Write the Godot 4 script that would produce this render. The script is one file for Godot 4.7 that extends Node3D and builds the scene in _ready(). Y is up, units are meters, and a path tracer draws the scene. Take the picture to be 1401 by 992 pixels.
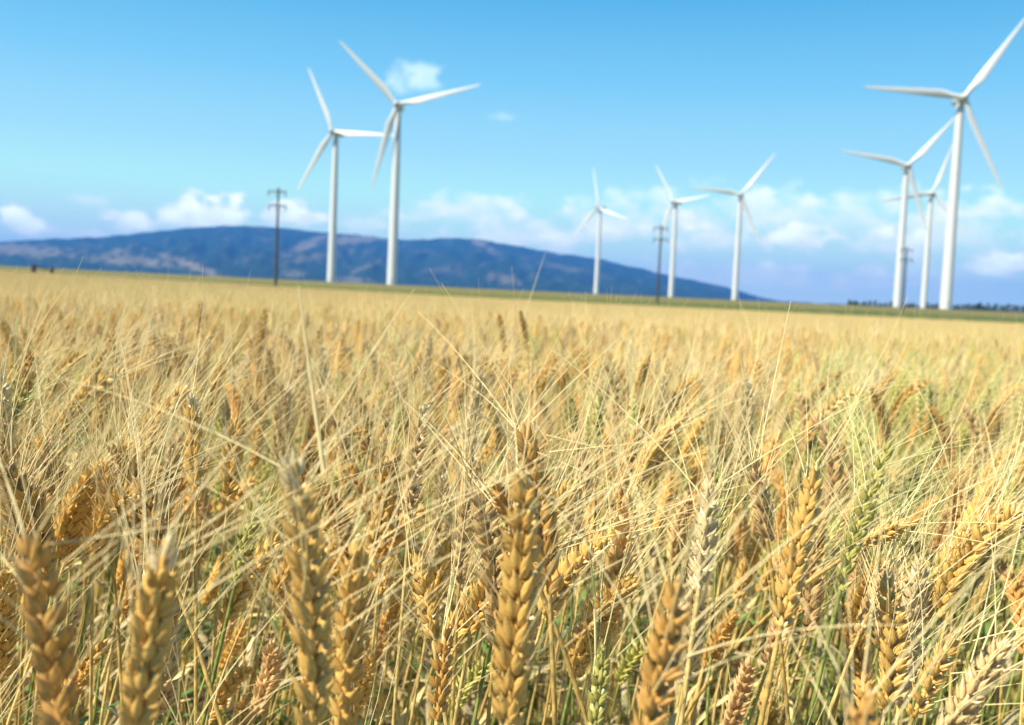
extends Node3D
# A ripe field of bearded wheat seen from just above the ears, wind turbines and blue hills behind it.

const F := 1360.0            # focal length in photograph pixels (1401 x 992)
const CX := 700.5
const CY := 496.0
const EYE := Vector3(0, 0.95, 0)
const PITCH := -3.71
const ROLL := 2.6

var cam_basis: Basis
var rng := RandomNumberGenerator.new()
var fine := FastNoiseLite.new()
var M := {}                  # materials by name
var spikelets := []          # shared spikelet meshes
var straight_awn: Mesh      # the same without a bend
var awn_meshes := []         # shared awn meshes, one metre long


# ------------------------------------------------------------------ mesh building
class MB:
	var v := PackedVector3Array()
	var n := PackedVector3Array()
	var c := PackedColorArray()
	var ix := PackedInt32Array()

	func quad_strip(a: int, b: int, sides: int) -> void:
		for j in sides:
			var k := (j + 1) % sides
			ix.append_array(PackedInt32Array([a + j, b + j, b + k, a + j, b + k, a + k]))

	# a tube through pts; radii per point; colours run from c0 to c1
	func tube(pts: PackedVector3Array, rad: PackedFloat32Array, sides: int, c0: Color, c1: Color, side := Vector3.ZERO) -> void:
		var last := -1
		var m := pts.size()
		var u := side
		for i in m:
			var d := (pts[mini(i + 1, m - 1)] - pts[maxi(i - 1, 0)]).normalized()
			if u == Vector3.ZERO:
				u = Vector3(0.3, 0.1, 0.9).cross(d)
			u = (u - d * u.dot(d)).normalized()
			var w := d.cross(u)
			var start := v.size()
			var col := c0.lerp(c1, float(i) / (m - 1))
			for j in sides:
				var a := TAU * j / sides
				var o := u * cos(a) + w * sin(a)
				v.append(pts[i] + o * rad[i])
				n.append(o)
				c.append(col)
			if last >= 0:
				quad_strip(last, start, sides)
			last = start

	# a plump pointed husk along +y of xf, flattened in x, bent towards -x at its tip
	func husk(xf: Transform3D, length: float, w: float, th: float, sides: int, rings: int, cb: Color, ct: Color, bend: float, wild := 0.0, rg: RandomNumberGenerator = null) -> void:
		var last := -1
		for i in rings + 1:
			var t := float(i) / rings
			# widest a third of the way up, drawn out into a sharp beak
			var r := pow(sin(PI * pow(clampf(t * 0.98 + 0.02, 0, 1), 0.62)), 0.8) * (1.0 - 0.55 * smoothstep(0.45, 0.85, t))
			if i == rings:
				r = 0.04
			var start := v.size()
			var col := cb.lerp(ct, t * t)
			if rg:
				var k := 1.0 + rg.randf_range(-wild, wild)
				col = Color(col.r * k, col.g * k, col.b * k)
			for j in sides:
				var a := TAU * j / sides
				var keel := 1.0 + 0.25 * maxf(cos(a), 0.0) * maxf(cos(a), 0.0)
				var rib := 1.0 if sides < 8 else (1.05 if j % 2 == 0 else 0.95)
				var p := Vector3(cos(a) * th * 0.5 * r * keel * rib - bend * t * t * length, t * length, -sin(a) * w * 0.5 * r * rib)
				var o := Vector3(cos(a) / th, (t - 0.38) * 1.5 / length, -sin(a) / w).normalized()
				v.append(xf * p)
				n.append((xf.basis * o).normalized())
				var vein := 1.0 if sides < 8 else (1.06 if j % 2 == 0 else 0.86)
				c.append(Color(col.r * vein, col.g * vein, col.b * vein))
			if last >= 0:
				quad_strip(last, start, sides)
			last = start

	# a folded leaf blade through pts
	func ribbon(pts: PackedVector3Array, wid: PackedFloat32Array, sides: PackedVector3Array, c0: Color, c1: Color) -> void:
		var m := pts.size()
		var start := v.size()
		for i in m:
			var d := (pts[mini(i + 1, m - 1)] - pts[maxi(i - 1, 0)]).normalized()
			var s := (sides[i] - d * sides[i].dot(d)).normalized()
			var up := s.cross(d)
			var col := c0.lerp(c1, float(i) / (m - 1))
			for k in 3:
				var o := float(k - 1)
				v.append(pts[i] + s * o * wid[i] * 0.5 + up * (absf(o) * wid[i] * 0.16))
				n.append((up - s * o * 0.35).normalized())
				c.append(col)
			if i > 0:
				for k in 2:
					var a := start + (i - 1) * 3 + k
					ix.append_array(PackedInt32Array([a, a + 3, a + 4, a, a + 4, a + 1]))

	func box(xf: Transform3D, size: Vector3, col: Color) -> void:
		for axis in 3:
			for s in [-1.0, 1.0]:
				var nn := Vector3.ZERO
				nn[axis] = s
				var a := Vector3.ZERO
				a[(axis + 1) % 3] = 1
				var b := nn.cross(a)
				var start := v.size()
				for q in [[-1, -1], [1, -1], [1, 1], [-1, 1]]:
					v.append(xf * ((nn + a * q[0] + b * q[1]) * 0.5 * size))
					n.append((xf.basis * nn).normalized())
					c.append(col)
				ix.append_array(PackedInt32Array([start, start + 2, start + 1, start, start + 3, start + 2]))

	func add(other: MB, xf: Transform3D, tint := Color.WHITE) -> void:
		var start := v.size()
		v.append_array(xf * other.v)
		var nb := Transform3D(xf.basis.orthonormalized(), Vector3.ZERO)
		n.append_array(nb * other.n)
		for k in other.c:
			c.append(Color(k.r * tint.r, k.g * tint.g, k.b * tint.b))
		for k in other.ix:
			ix.append(k + start)

	func mesh(mat: Material) -> ArrayMesh:
		var a := []
		a.resize(Mesh.ARRAY_MAX)
		a[Mesh.ARRAY_VERTEX] = v
		a[Mesh.ARRAY_NORMAL] = n
		a[Mesh.ARRAY_COLOR] = c
		a[Mesh.ARRAY_INDEX] = ix
		var m := ArrayMesh.new()
		m.add_surface_from_arrays(Mesh.PRIMITIVE_TRIANGLES, a)
		m.surface_set_material(0, mat)
		return m


func obj(called: String, mesh: Mesh, parent: Node, mat: Material = null) -> MeshInstance3D:
	var o := MeshInstance3D.new()
	o.name = called
	o.mesh = mesh
	if mat:
		o.material_override = mat
	parent.add_child(o, true)
	return o


var taken := {}

func numbered(called: String) -> String:
	taken[called] = taken.get(called, -1) + 1
	return called if taken[called] == 0 else "%s_%03d" % [called, taken[called]]


func thing(called: String, label: String, category: String, at: Vector3, group := "") -> Node3D:
	var o := Node3D.new()
	o.name = numbered(called)
	add_child(o)
	o.position = at
	tag(o, label, category, group)
	return o


func tag(o: Node, label: String, category: String, group := "") -> void:
	o.set_meta("label", label)
	o.set_meta("category", category)
	if group:
		o.set_meta("group", group)


# ------------------------------------------------------------------ camera geometry
func ray(x: float, y: float) -> Vector3:
	return cam_basis * Vector3((x - CX) / F, -(y - CY) / F, -1.0)


func at_pixel(x: float, y: float, depth: float) -> Vector3:
	return EYE + ray(x, y) * depth


func to_pixel(p: Vector3) -> Vector2:
	var q := cam_basis.transposed() * (p - EYE)
	return Vector2(CX - F * q.x / q.z, CY + F * q.y / q.z)


func piece(x: float, keys: Array) -> float:
	if x <= keys[0][0]:
		return keys[0][1]
	for i in range(1, keys.size()):
		if x <= keys[i][0]:
			return lerpf(keys[i - 1][1], keys[i][1], (x - keys[i - 1][0]) / (keys[i][0] - keys[i - 1][0]))
	return keys[-1][1]


const RISE := [[100.0, 0.0], [150.0, 0.6], [200.0, 1.3], [300.0, 2.8], [400.0, 4.1], [550.0, 4.8], [900.0, 6.0], [1300.0, 5.0], [3000.0, 2.0], [20000.0, 0.0]]

func land(x: float, z: float) -> float:
	var d := Vector2(x, z).length()
	var az := clampf(rad_to_deg(atan2(x, -z)), -40, 40)
	if z > 0:
		az = 0.0
	var near := smoothstep(20.0, 90.0, d) * (-0.1 - 0.45 * az / 27.0) * (1.0 - smoothstep(100.0, 250.0, d))
	return near + piece(d, RISE)


# ------------------------------------------------------------------ materials
func grain_texture(low: float, freq: float, sd: int, stretch := 1) -> NoiseTexture2D:
	var nz := FastNoiseLite.new()
	nz.seed = sd
	nz.frequency = freq
	nz.fractal_octaves = 4
	var t := NoiseTexture2D.new()
	t.width = 256
	t.height = 256 / stretch
	t.seamless = true
	t.noise = nz
	var g := Gradient.new()
	g.offsets = PackedFloat32Array([0.25, 0.75])
	g.colors = PackedColorArray([Color(low, low, low * 0.96), Color.WHITE])
	t.color_ramp = g
	return t


func plant_mat(called: String, lin: Color, rough: float, back: float, tex: Texture2D, scale_: float) -> StandardMaterial3D:
	var m := StandardMaterial3D.new()
	m.resource_name = called
	m.albedo_color = lin.linear_to_srgb()
	m.vertex_color_use_as_albedo = true
	m.roughness = rough
	m.metallic_specular = 0.4
	if tex:
		m.albedo_texture = tex
		m.uv1_triplanar = true
		m.uv1_scale = Vector3(scale_, scale_ * 0.35, scale_)
	if back > 0:
		m.backlight_enabled = true
		m.backlight = Color(back, back, back)
	M[called] = m
	return m


const TONES := {
	"golden": Color(0.90, 0.58, 0.17), "brown": Color(0.74, 0.43, 0.12), "pale": Color(0.90, 0.72, 0.40),
	"green": Color(0.58, 0.54, 0.15), "tan": Color(0.82, 0.56, 0.25),
}

func make_materials() -> void:
	var husk_tex := grain_texture(0.80, 0.03, 3)
	for k in TONES:
		plant_mat("ear_" + k, TONES[k], 0.33, 0.3, husk_tex, 260.0).metallic_specular = 0.6
	plant_mat("awn", Color(0.92, 0.76, 0.38), 0.34, 0.5, null, 1)
	plant_mat("awn_green", Color(0.70, 0.68, 0.30), 0.42, 0.5, null, 1)
	var stem_tex := grain_texture(0.7, 0.02, 5)
	plant_mat("stem_straw", Color(0.82, 0.60, 0.22), 0.45, 0.15, stem_tex, 60.0)
	plant_mat("stem_gold", Color(0.70, 0.47, 0.14), 0.45, 0.15, stem_tex, 60.0)
	plant_mat("stem_green", Color(0.30, 0.36, 0.09), 0.45, 0.15, stem_tex, 60.0)
	plant_mat("leaf_dry", Color(0.76, 0.62, 0.34), 0.6, 0.8, stem_tex, 90.0)
	plant_mat("leaf_green", Color(0.15, 0.24, 0.06), 0.5, 0.8, stem_tex, 90.0)
	plant_mat("crop", Color(1, 1, 1), 0.45, 0.5, null, 1)


func solid(called: String, lin: Color, rough: float, metal := 0.0) -> StandardMaterial3D:
	var m := StandardMaterial3D.new()
	m.resource_name = called
	m.albedo_color = lin.linear_to_srgb()
	m.roughness = rough
	m.metallic = metal
	m.vertex_color_use_as_albedo = true
	M[called] = m
	return m


# ------------------------------------------------------------------ wheat
# one spikelet: origin where it sits on the rachis, +y up the ear, +x outwards; metres
func spikelet_shape(sd: int, sides: int, rings: int, glumes: bool, tint := Color.WHITE) -> MB:
	var r := RandomNumberGenerator.new()
	r.seed = sd
	var b := MB.new()
	var cb := tint
	var ct := tint
	var parts := [[0.0008, 0.0, 0.0019, 0.36, 0.38, 0.0128, 0.0046, 0.0040], [0.0008, 0.0002, -0.0019, 0.36, -0.38, 0.0128, 0.0046, 0.0040], [0.0020, 0.0026, 0.0, 0.50, 0.0, 0.0118, 0.0044, 0.0042]]
	if glumes:
		parts.append([0.0020, -0.0004, 0.0027, 0.50, 0.50, 0.0086, 0.0036, 0.0024])
		parts.append([0.0020, -0.0004, -0.0027, 0.50, -0.50, 0.0086, 0.0036, 0.0024])
	for p in parts:
		var dir := Vector3(p[3] + r.randf_range(-0.13, 0.13), 1.0, p[4] + r.randf_range(-0.14, 0.14)).normalized()
		var out := Vector3(1, 0, p[4] * 2.0)
		out = (out - dir * out.dot(dir)).normalized()
		var xf := Transform3D(Basis(out, dir, out.cross(dir)), Vector3(p[0], p[1], p[2]))
		var k := r.randf_range(0.9, 1.1)
		b.husk(xf, p[5] * k, p[6] * r.randf_range(0.9, 1.1), p[7] * r.randf_range(0.9, 1.1), sides, rings, cb, ct, -0.10, 0.13, r)
	return b


func awn_shape(sd: int, sides: int, segs: int, base_r: float, tint := Color.WHITE, curve := 1.0) -> MB:
	var r := RandomNumberGenerator.new()
	r.seed = sd
	var b := MB.new()
	var bend := r.randf_range(0.03, 0.30) * curve
	var wob := r.randf_range(-0.02, 0.02) * minf(curve, 1.0)
	var pts := PackedVector3Array()
	var rad := PackedFloat32Array()
	for i in segs + 1:
		var t := float(i) / segs
		pts.append(Vector3(bend * t * t, t, wob * sin(t * 5.0)))
		rad.append(lerpf(base_r, base_r * 0.22, t))
	b.tube(pts, rad, sides, tint, tint)
	return b


# places of the spikelets along an ear of the given length: transform and size
func ear_layout(r: RandomNumberGenerator, length: float, bend: float, girth: float) -> Array:
	var out := []
	var n := int(clampf(length / 0.0045, 8, 20))
	for i in n + 1:
		var t := float(i) / (n + 0.6)
		var size := girth * (0.72 + 0.42 * sin(PI * pow(t * 0.9 + 0.08, 0.8)))
		var a := bend * t
		var p := Vector3(sin(a) * t, cos(a * 0.6) * t, 0) * (length - 0.008)
		var turn := (0.0 if i % 2 == 0 else PI) + r.randf_range(-0.16, 0.16)
		if i == n:
			turn += PI / 2
		var q := Basis(Vector3(0, 0, 1), -a) * Basis(Vector3.UP, turn) * Basis(Vector3(0, 0, 1), r.randf_range(-0.16, 0.12))
		if i == n:
			q = q * Basis(Vector3(0, 0, 1), 0.3)
		out.append({"xf": Transform3D(q.scaled_local(Vector3(size, size * r.randf_range(0.94, 1.08), size)), p), "t": t, "size": size})
	return out


# an awn that leaves spikelet s: transform for a one-metre awn
func awn_place(r: RandomNumberGenerator, s: Dictionary, which: int, length: float, spread: float, bias: Vector3) -> Transform3D:
	var xf: Transform3D = s.xf
	var z := 0.30 if which == 0 else -0.30
	var from := xf * Vector3(0.0045, 0.0112, 0.0062 * signf(z))
	var out := (xf.basis * Vector3(0.34, 0, z)).normalized()
	var up := xf.basis.y.normalized()
	var dir := (up + out * spread * r.randf_range(0.35, 1.35) + bias * r.randf_range(0.3, 1.2) + Vector3(r.randf_range(-1, 1), 0, r.randf_range(-1, 1)) * 0.10).normalized()
	var side := (out - dir * out.dot(dir)).normalized()
	var k := length * r.randf_range(0.75, 1.15)
	return Transform3D(Basis(side * k, dir * k, side.cross(dir) * k), from)


func rachis_shape(length: float, bend: float, tint := Color.WHITE) -> MB:
	var b := MB.new()
	var pts := PackedVector3Array()
	var rad := PackedFloat32Array()
	for i in 6:
		var t := i / 5.0
		var a := bend * t
		pts.append(Vector3(sin(a) * t, cos(a * 0.6) * t, 0) * (length - 0.006))
		rad.append(lerpf(0.0014, 0.0007, t))
	b.tube(pts, rad, 5, tint, tint)
	return b


func bezier_points(a: Vector3, b: Vector3, c: Vector3, d: Vector3, n: int) -> PackedVector3Array:
	var pts := PackedVector3Array()
	for i in n + 1:
		pts.append(a.bezier_interpolate(b, c, d, float(i) / n))
	return pts


# a culm from the ground to the base of the ear, with two swollen joints
func stem_shape(pts: PackedVector3Array, sides: int, base_r: float, c0 := Color.WHITE, c1 := Color.WHITE) -> MB:
	var b := MB.new()
	var rad := PackedFloat32Array()
	var m := pts.size()
	for i in m:
		var t := float(i) / (m - 1)
		rad.append(lerpf(base_r, base_r * 0.66, t) * (1.3 if i == int(m * 0.3) or i == int(m * 0.58) else 1.0))
	b.tube(pts, rad, sides, c0, c1)
	return b


func leaf_shape(r: RandomNumberGenerator, from: Vector3, along: Vector3, length: float, width: float, segs: int, tint := Color.WHITE) -> MB:
	var b := MB.new()
	var az := r.randf() * TAU
	var out := Vector3(cos(az), 0, sin(az))
	var droop := r.randf_range(0.6, 2.2)
	var twist := r.randf_range(-2.5, 2.5)
	var pts := PackedVector3Array([from])
	var wid := PackedFloat32Array([width * 0.7])
	var sd := PackedVector3Array([Vector3.UP.cross(out)])
	var p := from
	for i in range(1, segs + 1):
		var t := float(i) / segs
		var el := 1.25 - droop * t * 1.4
		p += (out * cos(el) + Vector3.UP * sin(el)).normalized() * length / segs
		pts.append(p)
		wid.append(width * (1.0 - pow(t, 2.2)) + 0.0006)
		sd.append(Vector3.UP.cross(out).rotated(out, twist * t * t))
	b.ribbon(pts, wid, sd, tint, tint)
	return b


# an ear as a node with its spikelets as children; awns as children too where they can be told apart
func make_ear(parent: Node3D, r: RandomNumberGenerator, at: Transform3D, length: float, girth: float, bend: float, tone: String, awn_len: float, spread: float, bias: Vector3, each_awn: bool, awn_thick := 1.0, pale_tip := false) -> MeshInstance3D:
	var mat: Material = M["ear_" + tone]
	var ear := obj("ear", rachis_shape(length, bend).mesh(mat), parent)
	ear.transform = at
	var local_bias := at.basis.inverse() * bias
	var am: Material = M["awn_green" if tone == "green" else "awn"]
	var joined := MB.new()
	var lay := ear_layout(r, length, bend, girth)
	for i in lay.size():
		var s = lay[i]
		var o := obj("spikelet", spikelets[r.randi() % spikelets.size()], ear, M.ear_pale if pale_tip and i > lay.size() - 3 else mat)
		o.transform = s.xf
		for k in 2:
			if s.t < 0.08 or r.randf() < 0.3:
				continue
			var ax := awn_place(r, s, k, awn_len * (0.7 + 0.4 * s.t), spread, local_bias)
			for again in 6:                     # no ear in the near crop holds its awns above eye level
				if (at * ax * Vector3.UP).y < 0.94:
					break
				ax = awn_place(r, s, k, awn_len * (0.6 + 0.3 * s.t), spread * 1.5, local_bias * 1.6)
			if (at * ax * Vector3.UP).y > 0.965:
				continue
			if each_awn:
				var w := obj("awn", awn_meshes[r.randi() % awn_meshes.size()], ear, am)
				w.transform = ax
			else:
				joined.add(awn_shape(r.randi() % 40, 3, 5, 0.0036 * awn_thick), ax)
	if not each_awn:
		var jo := obj("awns", joined.mesh(am), ear)
		jo.set_meta("kind", "stuff")
	return ear


# a mid-detail plant as one mesh, 1 unit tall at the ear tip = height; all colours in the vertices
func plant_shape(sd: int, height: float, tone: String, detail: int, green: float) -> MB:
	var r := RandomNumberGenerator.new()
	r.seed = sd
	var b := MB.new()
	var lean := r.randf_range(0.02, 0.10) * Vector3(1, 0, 0).rotated(Vector3.UP, r.randf_range(-0.9, 0.9))
	var ear_len := r.randf_range(0.068, 0.092)
	var base := Vector3(lean.x, height - ear_len, lean.z)
	var dir := (Vector3.UP + lean.normalized() * r.randf_range(0.02, 0.35)).normalized()
	var stem_c := Color(0.80, 0.58, 0.20).lerp(Color(0.24, 0.33, 0.07), green)
	var pts := bezier_points(Vector3.ZERO, Vector3(0, height * 0.4, 0), base - dir * height * 0.3, base, 7 if detail > 0 else 3)
	b.add(stem_shape(pts, 4 if detail > 0 else 3, 0.0016, stem_c, stem_c), Transform3D.IDENTITY)
	var x := Vector3(0, 0, 1).rotated(Vector3.UP, r.randf() * TAU)
	x = (x - dir * x.dot(dir)).normalized()
	var ef := Transform3D(Basis(x, dir, x.cross(dir)), base)
	var bend := r.randf_range(-0.3, 0.5)
	var lay := ear_layout(r, ear_len, bend, r.randf_range(0.74, 0.95))
	var tc: Color = TONES[tone]
	var ac := Color(0.88, 0.70, 0.32) if tone != "green" else Color(0.56, 0.55, 0.20)
	if detail == 0:
		ac = Color(0.76, 0.58, 0.25)
	if detail > 0:
		b.add(rachis_shape(ear_len, bend, tc), ef)
		for i in lay.size():
			b.add(spikelet_shape(r.randi() % 30, 5 if detail > 1 else 4, 4 if detail > 1 else 3, detail > 1, tc), ef * (lay[i].xf as Transform3D))
	else:
		for i in range(0, lay.size(), 2):
			var s = lay[i]
			b.husk(ef * (s.xf as Transform3D) * Transform3D(Basis.IDENTITY, Vector3(-0.001, -0.002, 0)), 0.016, 0.0095, 0.009, 4, 2, tc, tc, 0.0)
	var local_bias := ef.basis.inverse() * Vector3(0.26, 0, 0)
	var step := 1 if detail > 0 else 3
	for i in range(2, lay.size(), step):
		for k in 2:
			if r.randf() < 0.45:
				continue
			var ax := awn_place(r, lay[i], k, 0.082 * (0.7 + 0.4 * lay[i].t), 0.4, local_bias)
			b.add(awn_shape(r.randi() % 40, 3, 4 if detail > 0 else 2, 0.0034 if detail > 0 else 0.007, ac), ef * ax)
	var leaves := 3 if detail > 0 else 1
	for k in leaves:
		var q := pts[1 + (k + 1) * (pts.size() - 2) / 4] if detail > 0 else pts[2]
		var gl := r.randf() < green + 0.2
		b.add(leaf_shape(r, q, Vector3.UP, r.randf_range(0.10, 0.22), r.randf_range(0.005, 0.009), 6 if detail > 0 else 3, Color(0.14, 0.23, 0.055) if gl else Color(0.80, 0.62, 0.28)), Transform3D.IDENTITY)
	return b


# a plant with parts; origin on the ground under it
func make_plant(parent: Node3D, sd: int, height: float, tone: String, stem: String, split: bool, green_leaf: bool) -> void:
	var r := RandomNumberGenerator.new()
	r.seed = sd
	var lean := r.randf_range(0.02, 0.09) * Vector3(1, 0, 0).rotated(Vector3.UP, r.randf_range(-0.9, 0.9))
	var ear_len := r.randf_range(0.068, 0.092)
	var base := Vector3(lean.x, height - ear_len, lean.z)
	var dir := (Vector3.UP + lean.normalized() * r.randf_range(0.02, 0.4)).normalized()
	var pts := bezier_points(Vector3.ZERO, Vector3(0, height * 0.4, 0), base - dir * height * 0.3, base, 12)
	obj("stem", stem_shape(pts, 6, 0.0016).mesh(M[stem]), parent)
	for k in 2:
		var lf := leaf_shape(r, pts[4 + k * 4], Vector3.UP, r.randf_range(0.11, 0.20), r.randf_range(0.005, 0.009), 8)
		obj("leaf", lf.mesh(M["leaf_green" if green_leaf and k == 0 else "leaf_dry"]), parent)
	var x := Vector3(0, 0, 1).rotated(Vector3.UP, r.randf() * TAU)
	x = (x - dir * x.dot(dir)).normalized()
	var ef := Transform3D(Basis(x, dir, x.cross(dir)), base)
	make_ear(parent, r, ef, ear_len, r.randf_range(0.74, 0.95), r.randf_range(-0.3, 0.6), tone, 0.085, 0.42, Vector3(0.28, 0, 0), split)


# the ears that the photograph shows one by one: tip x, y, base x, y (photo pixels), depth in metres, girth, tone, label
const EARS := [
	[58, 726, 86, 1010, 0.262, 1.02, "brown", "thick brown wheat ear standing left of the ear with the pale tuft"],
	[232, 726, 178, 1030, 0.272, 1.06, "golden", "thick golden wheat ear with a pale tuft at its tip"],
	[440, 628, 428, 1000, 0.298, 1.0, "golden", "tall golden wheat ear with one long white awn rising above it"],
	[476, 735, 470, 1010, 0.335, 0.95, "golden", "golden wheat ear half hidden behind the ear with the long white awn"],
	[728, 652, 694, 1000, 0.335, 1.1, "golden", "plump golden wheat ear leaning against a taller brown ear"],
	[740, 585, 752, 810, 0.42, 1.1, "brown", "tall brown wheat ear rising behind the plump golden ear"],
	[672, 650, 712, 740, 0.43, 0.9, "brown", "short brown wheat ear tilted against the plump golden ear"],
	[940, 788, 880, 1010, 0.285, 1.0, "brown", "dark golden wheat ear below the bleached white ear"],
	[976, 652, 956, 806, 0.45, 1.0, "pale", "bleached white wheat ear among fanned pale awns"],
	[1114, 640, 1068, 856, 0.42, 1.05, "golden", "long golden wheat ear on a bare golden stem"],
	[1200, 600, 1150, 806, 0.48, 0.8, "green", "slender yellow green wheat ear with spaced spikelets"],
	[1180, 930, 1184, 1130, 0.262, 1.0, "brown", "thick orange brown wheat ear of which only the tip shows"],
	[1304, 864, 1250, 980, 0.45, 1.0, "golden", "golden wheat ear beside the strongly leaning tan ear"],
	[1388, 874, 1290, 1000, 0.40, 1.0, "tan", "strongly leaning tan wheat ear among loose awns"],
	[1034, 622, 1050, 740, 0.55, 1.0, "tan", "tan wheat ear with long awns crossing above it"],
	[1376, 655, 1376, 740, 0.80, 1.0, "golden", "small golden wheat ear standing before green leaves"],
	[268, 540, 268, 680, 0.60, 1.05, "golden", "upright golden wheat ear with steep pale awns"],
	[324, 574, 312, 690, 0.62, 1.1, "golden", "golden wheat ear next to the upright ear with steep awns"],
	[182, 648, 226, 760, 0.50, 1.0, "brown", "dark brown wheat ear leaning behind the pale tufted ear"],
	[572, 555, 560, 712, 0.62, 1.0, "tan", "narrow tan wheat ear with a pale tip"],
	[866, 574, 846, 690, 0.70, 0.85, "brown", "thin curved brown wheat ear with a white tip"],
	[612, 850, 598, 985, 0.46, 0.95, "brown", "dark brown wheat ear low among the stems"],
	[572, 752, 592, 872, 0.50, 1.0, "golden", "golden wheat ear low behind crossing awns"],
	[636, 684, 628, 800, 0.60, 1.0, "tan", "pinkish tan wheat ear between two golden ears, crossed by awns"],
	[786, 540, 784, 612, 0.90, 0.9, "green", "small green wheat ear beside another green ear"],
	[820, 538, 817, 620, 0.88, 1.0, "green", "larger green wheat ear beside a small green ear"],
	[134, 478, 104, 570, 0.95, 1.0, "golden", "leaning golden wheat ear of a close pair"],
	[154, 450, 140, 540, 1.0, 1.0, "brown", "brown wheat ear of a close leaning pair"],
	[828, 876, 812, 1000, 0.42, 0.85, "green", "yellow green wheat ear low beside a golden stem"],
	[140, 632, 152, 750, 0.58, 1.0, "brown", "brown wheat ear with long awns slanting across it"],
	[1246, 708, 1186, 742, 0.55, 1.0, "golden", "golden wheat ear bent over to the horizontal"],
	[1214, 772, 1176, 866, 0.58, 0.95, "tan", "pinkish tan wheat ear below the bent over ear"],
	[350, 684, 322, 800, 0.55, 0.85, "green", "thin yellow green wheat ear among golden stems"],
	[28, 660, 2, 740, 0.62, 1.0, "golden", "golden wheat ear in a tangle of awns"],
	[1310, 640, 1306, 730, 0.75, 1.0, "brown", "small brown wheat ear in the greener patch"],
	[44, 570, 34, 660, 0.85, 1.0, "brown", "brown wheat ear with few awns"],
	[716, 424, 720, 470, 1.75, 1.0, "brown", "lone brown wheat ear rising over the blurred crop"],
	[684, 428, 690, 486, 1.6, 1.0, "golden", "golden wheat ear rising over the blurred crop"],
	[360, 424, 352, 492, 1.5, 1.0, "brown", "brown wheat ear standing clear of the blurred crop"],
	[274, 410, 270, 462, 1.7, 1.0, "brown", "dark thin wheat ear standing clear of the blurred crop"],
	[438, 444, 434, 496, 1.6, 1.0, "golden", "golden wheat ear beside the long white awn"],
	[470, 452, 466, 510, 1.5, 0.9, "brown", "slim brown wheat ear in the blurred crop"],
]

# single awns that stand out: number of the ear, then end pixel and depth, thickness
const AWNS := [
	[2, 405, 392, 0.30, 3.2], [5, 602, 388, 0.42, 1.0], [14, 938, 468, 0.55, 1.2], [14, 985, 498, 0.56, 1.0], [8, 905, 520, 0.47, 1.0], [14, 1082, 412, 0.6, 0.8],
	[5, 960, 598, 0.42, 1.0], [5, 930, 640, 0.42, 1.0], [5, 905, 690, 0.41, 1.0], [4, 905, 720, 0.34, 0.8], [1, 480, 636, 0.28, 1.1], [1, 395, 690, 0.27, 1.0], [3, 580, 708, 0.335, 1.6],
	[16, 345, 445, 0.6, 1.0], [16, 330, 470, 0.6, 1.0], [16, 305, 480, 0.6, 1.0], [19, 640, 470, 0.62, 1.0], [19, 655, 500, 0.62, 1.0], [10, 1300, 560, 0.5, 1.0], [13, 1420, 780, 0.42, 1.0],
	[0, 300, 712, 0.265, 1.2], [0, -40, 790, 0.265, 1.2], [2, 250, 745, 0.30, 1.0], [11, 1215, 640, 0.27, 1.3], [36, 747, 345, 1.75, 1.6],
]

func make_named_ears() -> void:
	var i := 0
	for e in EARS:
		var r := RandomNumberGenerator.new()
		r.seed = 900 + i
		var d: float = e[4]
		var tip := at_pixel(e[0], e[1], d)
		var base := at_pixel(e[2], e[3], d * r.randf_range(0.985, 1.02))
		var length := tip.distance_to(base)
		var dir := (tip - base).normalized()
		var ground := Vector3(base.x - dir.x * 0.22 + r.randf_range(-0.03, 0.03), 0, base.z - dir.z * 0.22 + r.randf_range(-0.04, 0.03))
		ground.y = land(ground.x, ground.z)
		var plant := thing("wheat_plant", e[7], "wheat", ground)
		var tone: String = e[6]
		var sm: String = "stem_green" if tone == "green" else ["stem_gold", "stem_straw"][r.randi() % 2]
		var b := base - ground
		var pts := bezier_points(Vector3.ZERO, Vector3(0, b.y * 0.5, 0), b - dir * b.y * 0.28, b, 14)
		obj("stem", stem_shape(pts, 7, 0.0017).mesh(M[sm]), plant)
		for k in 2:
			obj("leaf", leaf_shape(r, pts[4 + k * 4], Vector3.UP, r.randf_range(0.1, 0.18), r.randf_range(0.005, 0.008), 8).mesh(M["leaf_green" if tone == "green" else "leaf_dry"]), plant)
		var x := Vector3(cos(i * 1.3), 0, sin(i * 1.3))
		x = (x - dir * x.dot(dir)).normalized()
		var ef := Transform3D(Basis(x, dir, x.cross(dir)), b)
		var near := d < 1.3
		var ear := make_ear(plant, r, ef, length * 1.07, float(e[5]) * clampf(0.50 + length * 3.0, 0.62, 0.84), r.randf_range(-0.12, 0.12), tone, 0.088 if near else 0.05, 0.85 if d < 0.5 else 0.6, Vector3(0.4, 0.05, 0), near, 1.0, i in [1, 2, 8, 16, 19, 20])
		var j := 0
		for a in AWNS:
			if a[0] == i:
				var from := ef * Vector3(r.randf_range(-0.003, 0.003), length * r.randf_range(0.82, 0.98), r.randf_range(-0.003, 0.003))
				var to := at_pixel(a[1], a[2], a[3]) - ground
				var w := to - from
				var side := Vector3(0.1, 1.0, 0.2)
				side = (side - w.normalized() * side.dot(w.normalized())).normalized() * w.length()
				var local := ear.transform.affine_inverse() * Transform3D(Basis(side * float(a[4]), w, side.cross(w.normalized()) * float(a[4])), from)
				var o := obj("awn", straight_awn, ear, M["awn"])
				o.transform = local
				j += 1
		i += 1


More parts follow.
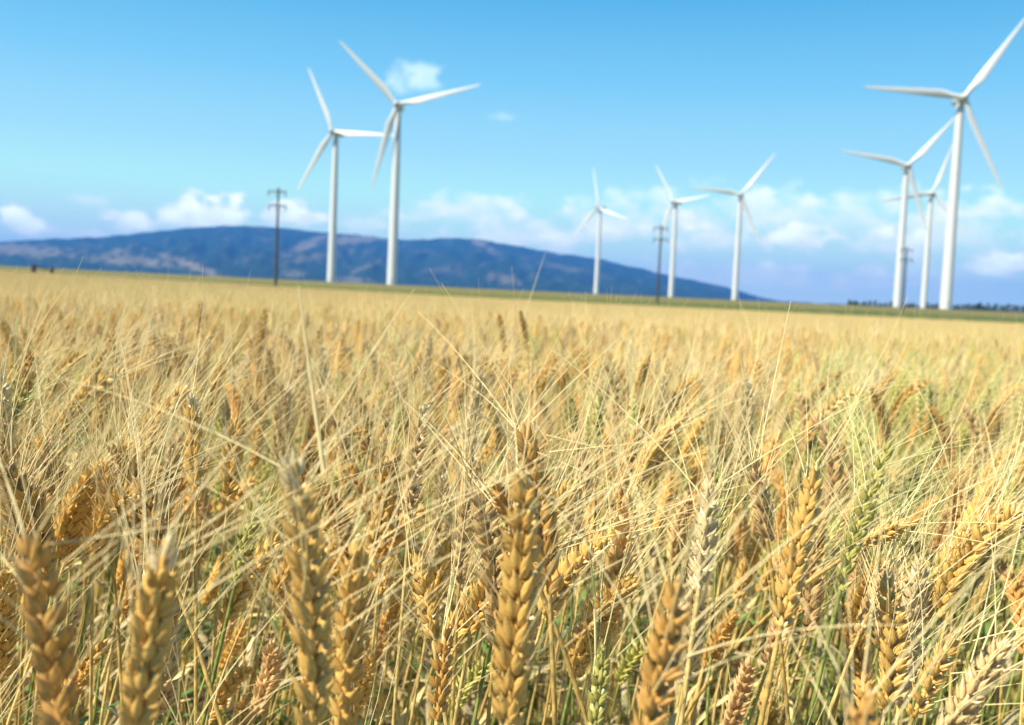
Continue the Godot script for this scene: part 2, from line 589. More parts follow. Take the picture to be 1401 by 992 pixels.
const SHARED_LABEL := {
	"golden": "ripe golden bearded wheat plant", "brown": "dark brown bearded wheat plant", "pale": "bleached pale bearded wheat plant",
	"green": "half ripe yellow green wheat plant", "tan": "dull tan bearded wheat plant",
	"stem_gold": "on a golden stem in the near crop", "stem_straw": "on a straw coloured stem in the near crop", "stem_green": "on a green stem in the near crop",
}

func clear_of_lens(p: Vector3, tip: float) -> bool:
	# nobody pushed a camera into an ear: nothing random closer than about half a metre in the view
	var d := Vector2(p.x, p.z).length()
	if d < 0.16:
		return false
	return d > 0.50 or tip < 0.95 - d * 0.40 - 0.02


func make_near_plants() -> void:
	var kinds := [["golden", "stem_gold"], ["golden", "stem_straw"], ["tan", "stem_straw"], ["brown", "stem_gold"], ["golden", "stem_green"], ["pale", "stem_straw"], ["golden", "stem_straw"], ["tan", "stem_gold"], ["green", "stem_green"], ["brown", "stem_straw"], ["golden", "stem_gold"], ["tan", "stem_green"]]
	var protos := []
	for split in [true, false]:
		for k in kinds.size():
			var holder := Node3D.new()
			make_plant(holder, 3000 + k, 0.86, kinds[k][0], kinds[k][1], split, k % 3 == 0 or kinds[k][0] == "green")
			protos.append(holder)
	var spots := []
	var r := RandomNumberGenerator.new()
	r.seed = 77
	while spots.size() < 258:
		var d := sqrt(r.randf_range(0.46 * 0.46, 1.75 * 1.75))
		var az := deg_to_rad(r.randf_range(-31, 31))
		spots.append([d, az])
	spots.sort_custom(func(a, b): return a[0] < b[0])
	var i := 0
	for s in spots:
		var k := r.randi() % kinds.size()
		if rad_to_deg(s[1]) > 16 and s[0] > 0.8 and r.randf() < 0.5:
			k = 8
		var p := Vector3(sin(s[1]) * s[0] - 0.04, 0, -cos(s[1]) * s[0])
		var split: bool = s[0] < 0.95
		var src: Node3D = protos[k + (0 if split else kinds.size())]
		var o: Node3D = src.duplicate()
		o.name = numbered("wheat_plant")
		add_child(o)
		var tip := clampf(r.randfn(0.850, 0.030), 0.77, 0.89)
		if s[0] < 0.7:
			tip = minf(tip, 0.95 - s[0] * 0.15)
		var sc := tip / 0.86
		o.transform = Transform3D(Basis(Vector3.UP, r.randf_range(-0.8, 0.8)).scaled(Vector3(1, sc, 1)), Vector3(p.x, land(p.x, p.z), p.z))
		tag(o, SHARED_LABEL[kinds[k][0]] + " " + SHARED_LABEL[kinds[k][1]], "wheat", "near crop, %s ears on %s stems" % [kinds[k][0], kinds[k][1].trim_prefix("stem_")])
		i += 1
	for h in protos:
		h.free()


func scatter(parent: Node3D, called: String, mesh: Mesh, places: Array) -> void:
	var mm := MultiMesh.new()
	mm.transform_format = MultiMesh.TRANSFORM_3D
	mm.use_colors = true
	mm.mesh = mesh
	mm.instance_count = places.size()
	for i in places.size():
		mm.set_instance_transform(i, places[i][0])
		mm.set_instance_color(i, places[i][1])
	var o := MultiMeshInstance3D.new()
	o.name = called
	o.multimesh = mm
	o.set_meta("kind", "stuff")
	parent.add_child(o, true)


func patch_green(x: float, z: float) -> float:
	# greener, later ripening patches lie to the right
	var g := fine.get_noise_2d(x * 9.0 + 40.0, z * 9.0) * 0.9 - 0.05
	if x > 0.15 * -z:
		g += 0.5 * smoothstep(0.7, 1.0, -z) * (1.0 - smoothstep(2.2, 4.0, -z)) * smoothstep(0.15, 0.3, -x / z)
	return clampf(g, 0, 1)


func make_crop() -> void:
	var stand := Node3D.new()
	stand.name = "wheat_crop"
	add_child(stand)
	tag(stand, "dense ripe wheat crop filling the field behind and between the near plants", "wheat")
	stand.set_meta("kind", "stuff")
	var r := RandomNumberGenerator.new()
	r.seed = 5
	var tones := ["golden", "tan", "golden", "brown", "pale", "golden", "tan", "golden", "green", "green"]
	# full plants to five metres
	var bins := []
	for t in tones:
		bins.append([])
	var far := 5.0
	for k in 7600:
		var d := sqrt(r.randf()) * (far + 1.3)
		var az := deg_to_rad(r.randf_range(-43, 43))
		var p := Vector3(sin(az) * d, 0, 1.3 - cos(az) * d)
		var tip := clampf(r.randfn(0.835, 0.036), 0.72, 0.885)
		var e := Vector2(p.x, p.z).length()
		if p.z > -0.3 and r.randf() < 0.85:
			continue
		if e < 1.6:
			if r.randf() < 0.3:
				continue
			tip -= r.randf_range(0.02, 0.14)
		if e < 0.6:
			tip -= 0.1
		if not clear_of_lens(p, tip) or e > far:
			continue
		var g := patch_green(p.x, p.z)
		var b := r.randi() % 8 if r.randf() > g else 8 + r.randi() % 2
		var sc := tip / 0.86
		p.y = land(p.x, p.z)
		var tint := r.randf_range(0.85, 1.08)
		var turn := r.randf_range(-0.9, 0.9)
		var tilt := Basis(Vector3(0, 0, 1), r.randf_range(-0.14, 0.06)) * Basis(Vector3(1, 0, 0), r.randf_range(-0.1, 0.1))
		bins[b].append([Transform3D((tilt * Basis(Vector3.UP, turn)).scaled(Vector3(1, sc, 1)), p), Color(tint, tint * r.randf_range(0.97, 1.03), tint * r.randf_range(0.92, 1.05))])
	for b in tones.size():
		scatter(stand, "plants", plant_shape(400 + b, 0.86, tones[b], 2 if b < 8 else 1, 0.85 if tones[b] == "green" else [0.0, 0.5, 0.15][b % 3]).mesh(M.crop), bins[b])
	print("near crop ", bins.map(func(x): return x.size()))
	# tufts of ten plants to sixteen metres
	var tufts := []
	for v in 6:
		var tb := MB.new()
		for q in 12:
			var t: String = tones[r.randi() % 8 if r.randf() > 0.1 else 8]
			var sc := clampf(r.randfn(0.985, 0.035), 0.85, 1.03)
			tb.add(plant_shape(700 + v * 20 + q, 0.85, t, 0, 0.7 if t == "green" else 0.05), Transform3D(Basis(Vector3.UP, r.randf_range(-0.9, 0.9)).scaled(Vector3(1.0, sc, 1.0)), Vector3(r.randf_range(-0.13, 0.13), 0, r.randf_range(-0.13, 0.13))))
		tufts.append(tb)
	bins = []
	for v in 6:
		bins.append([])
	for k in 6500:
		var d := sqrt(r.randf_range(16.0, 19.0 * 19.0))
		var az := deg_to_rad(r.randf_range(-42, 42))
		var p := Vector3(sin(az) * d, 0, 1.3 - cos(az) * d)
		var e := Vector2(p.x, p.z).length()
		if e < far - 0.6:
			continue
		p.y = land(p.x, p.z)
		var tint := r.randf_range(0.9, 1.08)
		var g := maxf(0, fine.get_noise_2d(p.x * 3.0, p.z * 3.0)) * 0.5
		bins[k % 6].append([Transform3D(Basis(Vector3.UP, r.randf_range(-0.8, 0.8)).scaled(Vector3(1, r.randf_range(0.95, 1.02), 1)), p), Color(tint * (1.0 - 0.3 * g), tint, tint * (1.0 - 0.2 * g))])
	for v in 6:
		scatter(stand, "tufts", (tufts[v] as MB).mesh(M.crop), bins[v])
	# square metres of crop to the end of the field
	bins = []
	for v in 3:
		var cb := MB.new()
		for q in 9:
			cb.add(tufts[(q + v) % 6], Transform3D(Basis(Vector3.UP, r.randf() * TAU), Vector3((q % 3 - 1) * 0.42 + r.randf_range(-0.1, 0.1), 0, (q / 3 - 1) * 0.42 + r.randf_range(-0.1, 0.1))))
		var list := []
		for k in 3800:
			var d := sqrt(r.randf_range(17.5 * 17.5, 96.0 * 96.0))
			var az := deg_to_rad(r.randf_range(-41, 41))
			var p := Vector3(sin(az) * d, 0, 1.3 - cos(az) * d)
			p.y = land(p.x, p.z)
			var tint := r.randf_range(0.92, 1.06)
			list.append([Transform3D(Basis(Vector3.UP, r.randf_range(-0.6, 0.6)).scaled(Vector3(1.3, r.randf_range(0.96, 1.02), 1.3)), p), Color(tint, tint, tint)])
		scatter(stand, "tufts", cb.mesh(M.crop), list)


# ------------------------------------------------------------------ turbines, poles, hills
func blade_shape(length: float) -> MB:
	# along +y, chord along x, thickness along z; root at y = 0
	var b := MB.new()
	var last := -1
	var rows := 22
	var sides := 16
	for i in rows + 1:
		var t := float(i) / rows
		var y := 0.9 + t * (length - 0.9)
		var chord := piece(t, [[0.0, 1.9], [0.06, 1.9], [0.22, 3.2], [0.5, 2.3], [0.85, 1.2], [0.97, 0.7], [1.0, 0.15]])
		var thick := piece(t, [[0.0, 1.9], [0.06, 1.8], [0.22, 0.95], [0.5, 0.5], [1.0, 0.06]])
		var twist := deg_to_rad(piece(t, [[0.0, 16.0], [0.25, 12.0], [0.6, 3.0], [1.0, -1.0]]))
		var foil := smoothstep(0.04, 0.2, t)
		var start := b.v.size()
		for j in sides:
			var a := TAU * j / sides
			var taper := lerpf(1.0, 0.5 + 0.5 * cos(a), foil * 0.85)
			var q := Vector2(cos(a) * chord * 0.5 - chord * 0.18 * foil, sin(a) * thick * 0.5 * taper).rotated(twist)
			var o := Vector2(cos(a) / chord, sin(a) / maxf(thick, 0.1)).normalized().rotated(twist)
			b.v.append(Vector3(q.x, y, q.y))
			b.n.append(Vector3(o.x, 0, o.y))
			b.c.append(Color.WHITE)
		if last >= 0:
			for j in sides:
				var k := (j + 1) % sides
				b.ix.append_array(PackedInt32Array([last + j, start + k, start + j, last + j, last + k, start + k]))
		last = start
	return b


func lathe(prof: Array, sides: int, col := Color.WHITE) -> MB:
	# profile of [radius, height]
	var pts := PackedVector3Array()
	var rad := PackedFloat32Array()
	for p in prof:
		pts.append(Vector3(0, p[1], 0))
		rad.append(p[0])
	var b := MB.new()
	b.tube(pts, rad, sides, col, col, Vector3(1, 0, 0))
	return b


# hub pixel, distance, rotor axis azimuth, blade phase, label
const TURBINES := [
	[455, 180, 540, 22.0, 116.0, "white wind turbine just left of the turbine whose blades touch the small cloud"],
	[543, 143, 448, 4.0, 15.0, "tall white wind turbine under the small lone cloud"],
	[818, 284, 911, 46.0, 102.5, "smallest white wind turbine, standing alone before the end of the blue hills"],
	[921, 276, 811, 52.0, 5.0, "small white wind turbine directly beside a wooden power pole"],
	[1014, 266, 750, 8.0, 53.5, "white wind turbine standing where the blue hills run out"],
	[1243, 226, 593, 6.0, 49.5, "white wind turbine with a dark power pole against its tower"],
	[1276, 264, 762, 8.0, 72.0, "white wind turbine between two larger turbines above the dark trees"],
	[1319, 133, 423, 4.0, 56.0, "largest white wind turbine, rising over the dark line of trees"],
]

func make_turbines() -> void:
	var paint := solid("turbine_paint", Color(0.56, 0.58, 0.58), 0.38)
	var grey := solid("flange_grey", Color(0.45, 0.46, 0.46), 0.5)
	var blade := blade_shape(38.2).mesh(paint)
	for t in TURBINES:
		var dirv := ray(t[0], t[1])
		var flat := Vector2(dirv.x, dirv.z)
		var d: float = t[2]
		var hub := EYE + dirv * (d / flat.length())
		var a := deg_to_rad(t[3])
		var back := Vector3(sin(a), 0, -cos(a))              # from the rotor towards the tail of the nacelle
		var foot := Vector3(hub.x, 0, hub.z) + back * 3.4
		foot.y = land(foot.x, foot.z)
		var o := thing("wind_turbine", t[5], "wind turbine", foot, "")
		var h := hub.y - foot.y
		var top := h - 1.7
		var tower := obj("tower", lathe([[2.28, -0.3], [2.2, 1.0], [2.0, top * 0.33], [1.72, top * 0.66], [1.38, top], [0.0, top + 0.01]], 40).mesh(paint), o)
		for k in [0.33, 0.66]:
			var ring := obj("flange", lathe([[2.22 - k * 0.74 - 0.1, -0.12], [2.22 - k * 0.74 + 0.02, -0.1], [2.22 - k * 0.74 + 0.02, 0.1], [2.22 - k * 0.74 - 0.1, 0.12]], 32).mesh(grey), tower)
			ring.position.y = top * k
		var door := MB.new()
		door.box(Transform3D(Basis.IDENTITY, Vector3(0, 1.9, 2.14)), Vector3(0.9, 2.1, 0.2), Color.WHITE)
		obj("door", door.mesh(grey), tower)
		# nacelle: rounded box along the axis
		var head := Transform3D(Basis(Vector3.UP.cross(back), Vector3.UP, back), Vector3(0, h, 0))
		var nb := MB.new()
		var last := -1
		for row in [[-2.0, 0.0], [-2.0, 1.25], [-1.4, 1.6], [1.5, 1.8], [5.2, 1.6], [6.2, 1.2], [6.3, 0.0]]:
			var start := nb.v.size()
			for j in 20:
				var b := TAU * j / 20
				var q := Vector2(signf(cos(b)) * pow(absf(cos(b)), 0.5), signf(sin(b)) * pow(absf(sin(b)), 0.5)) * float(row[1])
				nb.v.append(Vector3(q.x, q.y, row[0]))
				nb.n.append(Vector3(cos(b), sin(b), 0.0 if absf(row[0]) < 5 and row[0] > -1.9 else signf(row[0])).normalized())
				nb.c.append(Color.WHITE)
			if last >= 0:
				for j in 20:
					var k := (j + 1) % 20
					nb.ix.append_array(PackedInt32Array([last + j, start + j, start + k, last + j, start + k, last + k]))
			last = start
		var nac := obj("nacelle", nb.mesh(paint), o)
		nac.transform = head
		# hub with its spinner
		var sp := obj("hub", lathe([[0.0, 2.4], [0.7, 2.2], [1.25, 1.5], [1.5, 0.6], [1.5, -0.9], [1.1, -1.3]].map(func(p): return [p[0], -p[1]]), 24).mesh(paint), o)
		sp.transform = head * Transform3D(Basis(Vector3(1, 0, 0), PI / 2), Vector3(0, 0, -3.4))
		for k in 3:
			var ph := deg_to_rad(t[4] + 120.0 * k)
			var bl := obj("blade", blade, o)
			var right := Vector3(cos(a), 0, sin(a))
			var up := right * cos(ph) + Vector3.UP * sin(ph)
			var ax := up.cross(back)
			bl.transform = Transform3D(Basis(ax, up, back) * Basis(Vector3.UP, deg_to_rad(-5.0)), Vector3(0, h, 0) - back * 3.4)


func make_poles() -> void:
	var wood := solid("dark_wood", Color(0.06, 0.055, 0.05), 0.85)
	var glass := solid("insulator", Color(0.10, 0.10, 0.10), 0.3)
	var list := [
		[381, 257, 155.0, "dark wooden power pole with two crossarms standing before the blue hills"],
		[905, 308, 190.0, "dark wooden power pole with two crossarms beside a small turbine"],
		[1241, 338, 234.0, "dark wooden power pole set against a turbine tower"],
	]
	for p in list:
		var dirv := ray(p[0], p[1])
		var top: Vector3 = EYE + dirv * (p[2] / Vector2(dirv.x, dirv.z).length())
		var foot := Vector3(top.x, land(top.x, top.z), top.z)
		var h := top.y - foot.y
		var o := thing("power_pole", p[3], "power pole", foot, "")
		obj("post", lathe([[0.24, -0.2], [0.22, h * 0.3], [0.15, h], [0.0, h + 0.02]], 12).mesh(wood), o)
		for k in 2:
			var arm := MB.new()
			var y := h - 0.55 - k * 2.1
			arm.box(Transform3D(Basis.IDENTITY, Vector3(-0.1 if k == 0 else 0.0, y, 0.27)), Vector3(2.7, 0.16, 0.14), Color.WHITE)
			var a := obj("crossarm", arm.mesh(wood), o)
			for x in [-1.25, 1.25]:
				var ins := lathe([[0.0, 0.0], [0.10, 0.02], [0.13, 0.25], [0.07, 0.3], [0.13, 0.4], [0.07, 0.5], [0.12, 0.6], [0.0, 0.65]], 10)
				var q := obj("insulator", ins.mesh(glass), a)
				q.position = Vector3(x + (-0.1 if k == 0 else 0.0), y - 0.72, 0.27)
			for x in [-1.0, 1.0]:
				var br := MB.new()
				br.tube(PackedVector3Array([Vector3(0.0, y - 0.75, 0.3), Vector3(x * 0.75, y - 0.06, 0.3)]), PackedFloat32Array([0.03, 0.03]), 5, Color.WHITE, Color.WHITE)
				obj("brace", br.mesh(wood), a)
	# two stout posts with a rail at the far edge of the field
	var g := ray(46, 362)
	var gp := EYE + g * (150.0 / Vector2(g.x, g.z).length())
	var g2 := ray(71, 364)
	var gq := EYE + g2 * (150.0 / Vector2(g2.x, g2.z).length())
	var org := Vector3(gp.x, land(gp.x, gp.z), gp.z)
	var br2 := thing("fence_brace", "dark fence brace of two posts and a rail at the far left field edge", "fence", org)
	var hh := gp.y - org.y
	var post := obj("post", lathe([[0.32, -0.2], [0.30, hh], [0.0, hh + 0.05]], 10).mesh(wood), br2)
	var off := gq - gp
	off.y = land(gq.x, gq.z) - org.y
	var post2 := obj("post", post.mesh, br2)
	post2.position = off
	post2.scale = Vector3(0.8, 0.85, 0.8)
	var rail := MB.new()
	rail.tube(PackedVector3Array([Vector3(0, hh * 0.85, 0), off + Vector3(0, hh * 0.62, 0)]), PackedFloat32Array([0.09, 0.09]), 8, Color.WHITE, Color.WHITE)
	obj("rail", rail.mesh(wood), br2)


func make_land() -> void:
	var m := StandardMaterial3D.new()
	m.vertex_color_use_as_albedo = true
	m.roughness = 0.95
	m.metallic_specular = 0.2
	m.albedo_texture = grain_texture(0.6, 0.05, 21)
	m.uv1_triplanar = true
	m.uv1_world_triplanar = true
	m.uv1_scale = Vector3(0.9, 0.9, 0.9)
	var dists := [0.0]
	var d := 0.6
	while d < 16000.0:
		dists.append(d)
		d *= 1.045 if d < 1500.0 else 1.25
	dists.append(16000.0)
	var cols := 150
	var b := MB.new()
	var last := -1
	for i in dists.size():
		var start := b.v.size()
		for j in cols:
			var az := TAU * j / cols
			var p := Vector3(sin(az), 0, -cos(az)) * float(dists[i])
			p.y = land(p.x, p.z)
			b.v.append(p)
			var e := 0.5 + float(dists[i]) * 0.01
			b.n.append(Vector3(land(p.x - e, p.z) - land(p.x + e, p.z), 2 * e, land(p.x, p.z - e) - land(p.x, p.z + e)).normalized())
			# soil under the crop, then a green strip, then dry pasture
			var w := fine.get_noise_2d(p.x * 0.35, p.z * 0.35) * 25.0
			var soil := Color(0.20, 0.14, 0.08)
			var green := Color(0.17, 0.20, 0.045).lerp(Color(0.09, 0.15, 0.035), smoothstep(-0.1, 0.4, az if az < PI else az - TAU))
			var dry := Color(0.30, 0.25, 0.10)
			var dd := float(dists[i]) + w
			var col := soil.lerp(green, smoothstep(93.0, 98.0, float(dists[i])))
			col = col.lerp(dry, smoothstep(190.0, 240.0, dd) * 0.8)
			b.c.append(col)
		if last >= 0:
			for j in cols:
				var k := (j + 1) % cols
				b.ix.append_array(PackedInt32Array([last + j, start + j, start + k, last + j, start + k, last + k]))
		last = start
	var o := obj("ground", b.mesh(m), self)
	o.set_meta("kind", "structure")


const RIDGE := [[-500, 345], [-250, 330], [-100, 333], [0, 331], [60, 327], [130, 325], [200, 318], [250, 312], [300, 309], [350, 309], [395, 312], [430, 317], [480, 320], [520, 325], [560, 328], [620, 325], [660, 328], [700, 335], [760, 346], [820, 354], [880, 368], [930, 380], [980, 389], [1010, 398], [1060, 411], [1120, 415], [1250, 419], [1401, 425], [1600, 432], [1900, 440]]
# bare tan slopes seen between the woods: centre x, y, half width, half height, tilt, strength
const BARE := [[30, 342, 90, 9, 0.06, 0.7], [180, 357, 75, 8, 0.08, 0.75], [265, 364, 60, 6, 0.35, 0.9], [160, 345, 22, 6, -0.3, 0.6], [420, 335, 45, 7, -0.45, 0.7], [490, 327, 50, 8, -0.1, 0.8], [430, 352, 60, 6, -0.15, 0.4], [655, 332, 14, 6, 0.3, 0.9], [674, 344, 12, 6, 0.4, 0.8], [480, 384, 30, 6, 0.05, 0.6], [600, 370, 20, 5, 0, 0.4], [690, 382, 26, 8, 0.2, 0.55], [400, 375, 22, 5, 0, 0.5], [770, 366, 40, 5, 0.2, 0.4], [500, 365, 30, 4, -0.4, 0.4]]

func make_hills() -> void:
	var rid := []
	for p in RIDGE:
		var v := ray(p[0], p[1])
		rid.append([atan2(v.x, -v.z), v.y / Vector2(v.x, v.z).length()])
	var rough := FastNoiseLite.new()
	rough.seed = 11
	rough.frequency = 1.0
	rough.fractal_octaves = 5
	var wood := FastNoiseLite.new()
	wood.seed = 15
	wood.frequency = 1.0
	wood.fractal_octaves = 5
	var cols := 420
	var rows := 64
	var b := MB.new()
	var far := 11000.0
	for i in rows + 1:
		var t := float(i) / rows
		for j in cols + 1:
			var az := lerpf(rid[0][0], rid[-1][0], float(j) / cols)
			var crest := piece(az, rid) + rough.get_noise_2d(az * 60.0, 3.0) * 0.0012
			var dist := lerpf(5200.0, far, t / 0.8) if t < 0.8 else lerpf(far, 14000.0, (t - 0.8) / 0.2)
			var s := pow(minf(t / 0.8, 1.0), 0.9)
			if t > 0.8:
				s = 1.0 - 0.5 * (t - 0.8) / 0.2
			var slope := crest * s
			# spurs and gullies below the crest
			var depth := sin(PI * minf(t / 0.8, 1.0)) if t < 0.8 else 0.0
			slope += (rough.get_noise_2d(az * 26.0, t * 3.2) * 0.18 + rough.get_noise_2d(az * 90.0 + 7.0, t * 6.0) * 0.05) * depth * maxf(crest, 0.004)
			slope = minf(slope, crest) if t < 0.8 else slope
			var p := Vector3(sin(az) * dist, EYE.y + slope * dist, -cos(az) * dist)
			if i == 0:
				p.y = -20.0
			b.v.append(p)
			var px := to_pixel(p)
			var bare := smoothstep(0.18, 0.5, wood.get_noise_2d(az * 38.0, t * 5.0)) * 0.14
			for q in BARE:
				var u := (px - Vector2(q[0], q[1])).rotated(-float(q[4]))
				var rr := Vector2(u.x / q[2], u.y / q[3]).length() + wood.get_noise_2d(px.x * 0.07, px.y * 0.14) * 0.9
				bare = maxf(bare, (1.0 - smoothstep(0.4, 1.1, rr)) * float(q[5]) * 0.8)
			var f := 1.0 + wood.get_noise_2d(az * 160.0, t * 22.0) * 0.5
			b.c.append(Color(0.022 * f, 0.045 * f, 0.028 * f).lerp(Color(0.25, 0.21, 0.14), bare))
			b.n.append(Vector3.ZERO)
	for i in rows:
		for j in cols:
			var a := i * (cols + 1) + j
			var c := a + cols + 1
			b.ix.append_array(PackedInt32Array([a, c, c + 1, a, c + 1, a + 1]))
			var nn := (b.v[c] - b.v[a]).cross(b.v[a + 1] - b.v[a])
			nn = nn if nn.y > 0 else -nn
			for k in [a, a + 1, c, c + 1]:
				b.n[k] += nn
	for k in b.n.size():
		b.n[k] = b.n[k].normalized()
	var m := StandardMaterial3D.new()
	m.vertex_color_use_as_albedo = true
	m.roughness = 1.0
	m.metallic_specular = 0.1
	var o := obj("hills", b.mesh(m), self)
	o.set_meta("kind", "structure")


func make_trees() -> void:
	# the far line of trees on the right reads as one dark mass
	var m := StandardMaterial3D.new()
	m.vertex_color_use_as_albedo = true
	m.roughness = 0.9
	var b := MB.new()
	var r := RandomNumberGenerator.new()
	r.seed = 31
	var x := 1162.0
	while x < 1560.0:
		var dist := r.randf_range(820, 900)
		var dv := ray(x, 420)
		var p := EYE + dv * (dist / Vector2(dv.x, dv.z).length())
		p.y = land(p.x, p.z)
		var h := r.randf_range(4.0, 6.0) + clampf((x - 1240) / 160.0, 0, 1) * 2.0
		b.tube(PackedVector3Array([p - Vector3.UP * 0.3, p + Vector3.UP * h * 0.6]), PackedFloat32Array([0.25, 0.12]), 5, Color(0.05, 0.04, 0.03), Color(0.05, 0.04, 0.03))
		var n := 130
		for k in n:
			var u := Vector3(r.randfn(0, 0.34), 0, r.randfn(0, 0.34))
			var y := r.randf()
			var w := h * 0.55 * (1.0 - y * 0.55)
			var c := p + Vector3(u.x * w, h * (0.12 + 0.88 * y), u.z * w)
			var s := r.randf_range(0.3, 0.7)
			var g := r.randf_range(0.7, 1.3)
			var bas := Basis(Vector3(r.randf(), r.randf(), r.randf()).normalized(), r.randf() * TAU)
			var st := b.v.size()
			for q in [Vector3(-s, 0, 0), Vector3(0, s, 0), Vector3(s, 0, 0), Vector3(0, -s, 0)]:
				b.v.append(c + bas * q)
				b.n.append((bas.z + Vector3(u.x, 0.3, u.z)).normalized())
				b.c.append(Color(0.030 * g, 0.055 * g, 0.025 * g))
			b.ix.append_array(PackedInt32Array([st, st + 1, st + 2, st, st + 2, st + 3]))
		x += r.randf_range(3.0, 8.0)
	var o := obj("distant_trees", b.mesh(m), self)
	o.set_meta("kind", "stuff")
	tag(o, "low dark line of far trees behind the turbines on the right", "trees")


# ------------------------------------------------------------------ sky
const EXPOSURE := 1.84
# clouds in view: x, y, half width, half height, strength
const CLOUDS := [[26, 306, 32, 26, 0.95], [172, 306, 42, 24, 0.85], [262, 296, 56, 32, 1.0], [310, 292, 48, 30, 1.0], [402, 296, 56, 28, 0.9], [566, 108, 42, 25, 0.48], [640, 286, 120, 26, 0.5], [720, 318, 160, 40, 0.45], [850, 300, 140, 32, 0.5], [900, 270, 70, 18, 0.4], [1030, 290, 130, 42, 0.45], [1095, 326, 60, 30, 0.9], [1150, 300, 210, 44, 0.4], [1300, 320, 140, 54, 0.45], [1340, 290, 70, 26, 0.5], [1366, 362, 50, 28, 0.9], [1215, 335, 64, 30, 0.6], [820, 320, 80, 24, 0.5], [130, 272, 34, 12, 0.4], [690, 160, 30, 8, 0.22], [960, 330, 100, 26, 0.55], [1000, 375, 160, 26, 0.4], [700, 330, 130, 20, 0.4], [1120, 385, 170, 28, 0.35], [90, 318, 70, 10, 0.45], [500, 305, 80, 18, 0.45], [1260, 380, 120, 26, 0.35]]

func make_sky(env: Environment) -> void:
	var w := 4096
	var h := 2048
	var nz := FastNoiseLite.new()
	nz.seed = 8
	nz.frequency = 0.028
	nz.fractal_octaves = 5
	var keys := [[0.0, Color(1.08, 1.82, 1.16)], [3.0, Color(0.82, 1.42, 1.06)], [8.0, Color(0.46, 0.90, 1.06)], [12.0, Color(0.25, 0.69, 1.0)], [17.0, Color(0.10, 0.48, 0.84)], [30.0, Color(0.08, 0.40, 0.74)], [55.0, Color(0.02, 0.23, 0.54)], [90.0, Color(0.02, 0.20, 0.50)]]
	var blobs := []
	for c in CLOUDS:
		var v := ray(c[0], c[1])
		var u := atan2(v.x, -v.z) / TAU * w
		var el := rad_to_deg(atan2(v.y, Vector2(v.x, v.z).length()))
		blobs.append([u, (90.0 - el) / 180.0 * h, c[2] * 11.378 / 23.7, c[3] * 11.378 / 23.7, c[4]])
	# the same kind of low cumulus goes on round the rest of the horizon
	var r := RandomNumberGenerator.new()
	r.seed = 40
	for k in 150:
		var u := r.randf() * w
		if u < 330 or u > w - 330:
			continue
		var big := r.randf_range(14, 60)
		blobs.append([u, (90.0 - r.randf_range(0.8, 5.5)) / 180.0 * h, big, r.randf_range(6, 15), r.randf_range(0.4, 0.95)])
	var img := Image.create(w, h, false, Image.FORMAT_RGB8)
	var lo := int(h * 0.5 - h * 17.0 / 180.0)
	for y in h:
		var el := 90.0 - (y + 0.5) / h * 180.0
		var col := Color(0.30, 0.27, 0.18)
		if el > 0:
			for i in range(1, keys.size()):
				if el <= keys[i][0]:
					col = (keys[i - 1][1] as Color).lerp(keys[i][1], (el - keys[i - 1][0]) / (keys[i][0] - keys[i - 1][0]))
					break
			col = Color(col.r / EXPOSURE, col.g / EXPOSURE, col.b / EXPOSURE)
		img.fill_rect(Rect2i(0, y, w, 1), col.linear_to_srgb())
	for c in blobs:
		var rx: float = c[2] * 1.5
		var ry: float = c[3] * 1.5
		for y in range(int(c[1] - ry), int(c[1] + ry) + 1):
			if y >= h / 2:
				break
			for xx in range(int(c[0] - rx), int(c[0] + rx) + 1):
				var x := posmod(xx, w)
				var qx: float = (xx - c[0]) / c[2]
				var qy: float = (y - c[1]) / c[3]
				if qy > 0:
					qy *= 1.25         # flatter below
				var dd := sqrt(qx * qx + qy * qy) + nz.get_noise_2d(xx * 1.2, y * 2.0) * 0.8
				var a := (1.0 - (smoothstep(0.35, 0.85, dd) if c[4] > 0.8 else smoothstep(0.15, 1.0, dd))) * float(c[4])
				if a <= 0.01:
					continue
				var old := img.get_pixel(x, y).srgb_to_linear()
				var lit := clampf(0.5 - qy * 0.45 + nz.get_noise_2d(xx * 1.6 + 500, y * 2.2) * 0.5, 0, 1)
				var cl := Color(1.05, 1.34, 1.12).lerp(Color(1.75, 1.82, 1.45), lit)
				cl = Color(cl.r / EXPOSURE, cl.g / EXPOSURE, cl.b / EXPOSURE)
				img.set_pixel(x, y, old.lerp(cl, a).linear_to_srgb())
	var pm := PanoramaSkyMaterial.new()
	pm.panorama = ImageTexture.create_from_image(img)
	var sky := Sky.new()
	sky.sky_material = pm
	env.sky = sky


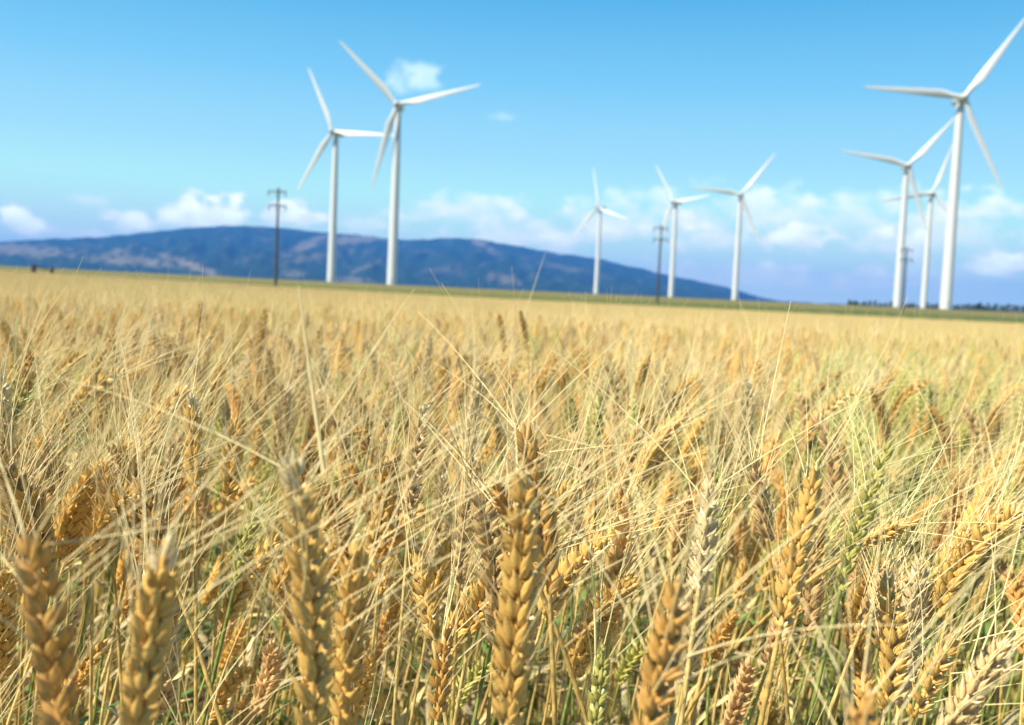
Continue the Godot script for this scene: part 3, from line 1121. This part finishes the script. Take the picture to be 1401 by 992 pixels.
func _ready() -> void:
	rng.seed = 1
	fine.seed = 2
	fine.frequency = 0.1
	cam_basis = Basis.from_euler(Vector3(deg_to_rad(PITCH), 0, deg_to_rad(ROLL)))
	# camera
	var cam := Camera3D.new()
	cam.name = "camera"
	add_child(cam)
	cam.position = EYE
	cam.basis = cam_basis
	var att := CameraAttributesPhysical.new()
	att.frustum_focal_length = 12.0 * F / CY
	att.frustum_near = 0.05
	att.frustum_far = 40000.0
	att.frustum_focus_distance = 0.52
	att.exposure_aperture = 13.0
	cam.attributes = att
	cam.fov = rad_to_deg(2.0 * atan(CY / F))
	cam.near = 0.05
	cam.far = 40000.0
	cam.current = true
	# sky, air and exposure
	var env := Environment.new()
	env.background_mode = Environment.BG_SKY
	env.tonemap_mode = Environment.TONE_MAPPER_LINEAR
	env.tonemap_exposure = EXPOSURE
	env.sdfgi_enabled = true
	env.ssao_enabled = true
	env.ssil_enabled = true
	env.fog_enabled = true
	env.fog_density = 0.000068
	env.fog_light_color = Color(0.31, 0.62, 1.0)
	make_sky(env)
	var we := WorldEnvironment.new()
	we.environment = env
	we.name = "environment"
	add_child(we)
	# sun: high on the left, a little behind the camera
	var sun := DirectionalLight3D.new()
	sun.name = "sun"
	add_child(sun)
	sun.light_energy = 1.6
	sun.light_color = Color(1.0, 0.96, 0.89)
	sun.light_angular_distance = 0.5
	sun.shadow_enabled = true
	var s := Vector3(-0.56, 0.75, 0.35).normalized()
	sun.look_at_from_position(Vector3.ZERO, -s, Vector3.UP)
	# the place
	make_materials()
	make_land()
	make_hills()
	make_trees()
	make_turbines()
	make_poles()
	# the crop
	for k in 8:
		spikelets.append(spikelet_shape(50 + k, 10, 7, true).mesh(M.ear_golden))
		awn_meshes.append(awn_shape(80 + k, 4, 7, 0.0036).mesh(M.awn))
	straight_awn = awn_shape(80, 5, 7, 0.0042, Color.WHITE, 0.03).mesh(M.awn)
	print("named ears")
	make_named_ears()
	print("near plants")
	make_near_plants()
	print("crop")
	make_crop()
	print("done")
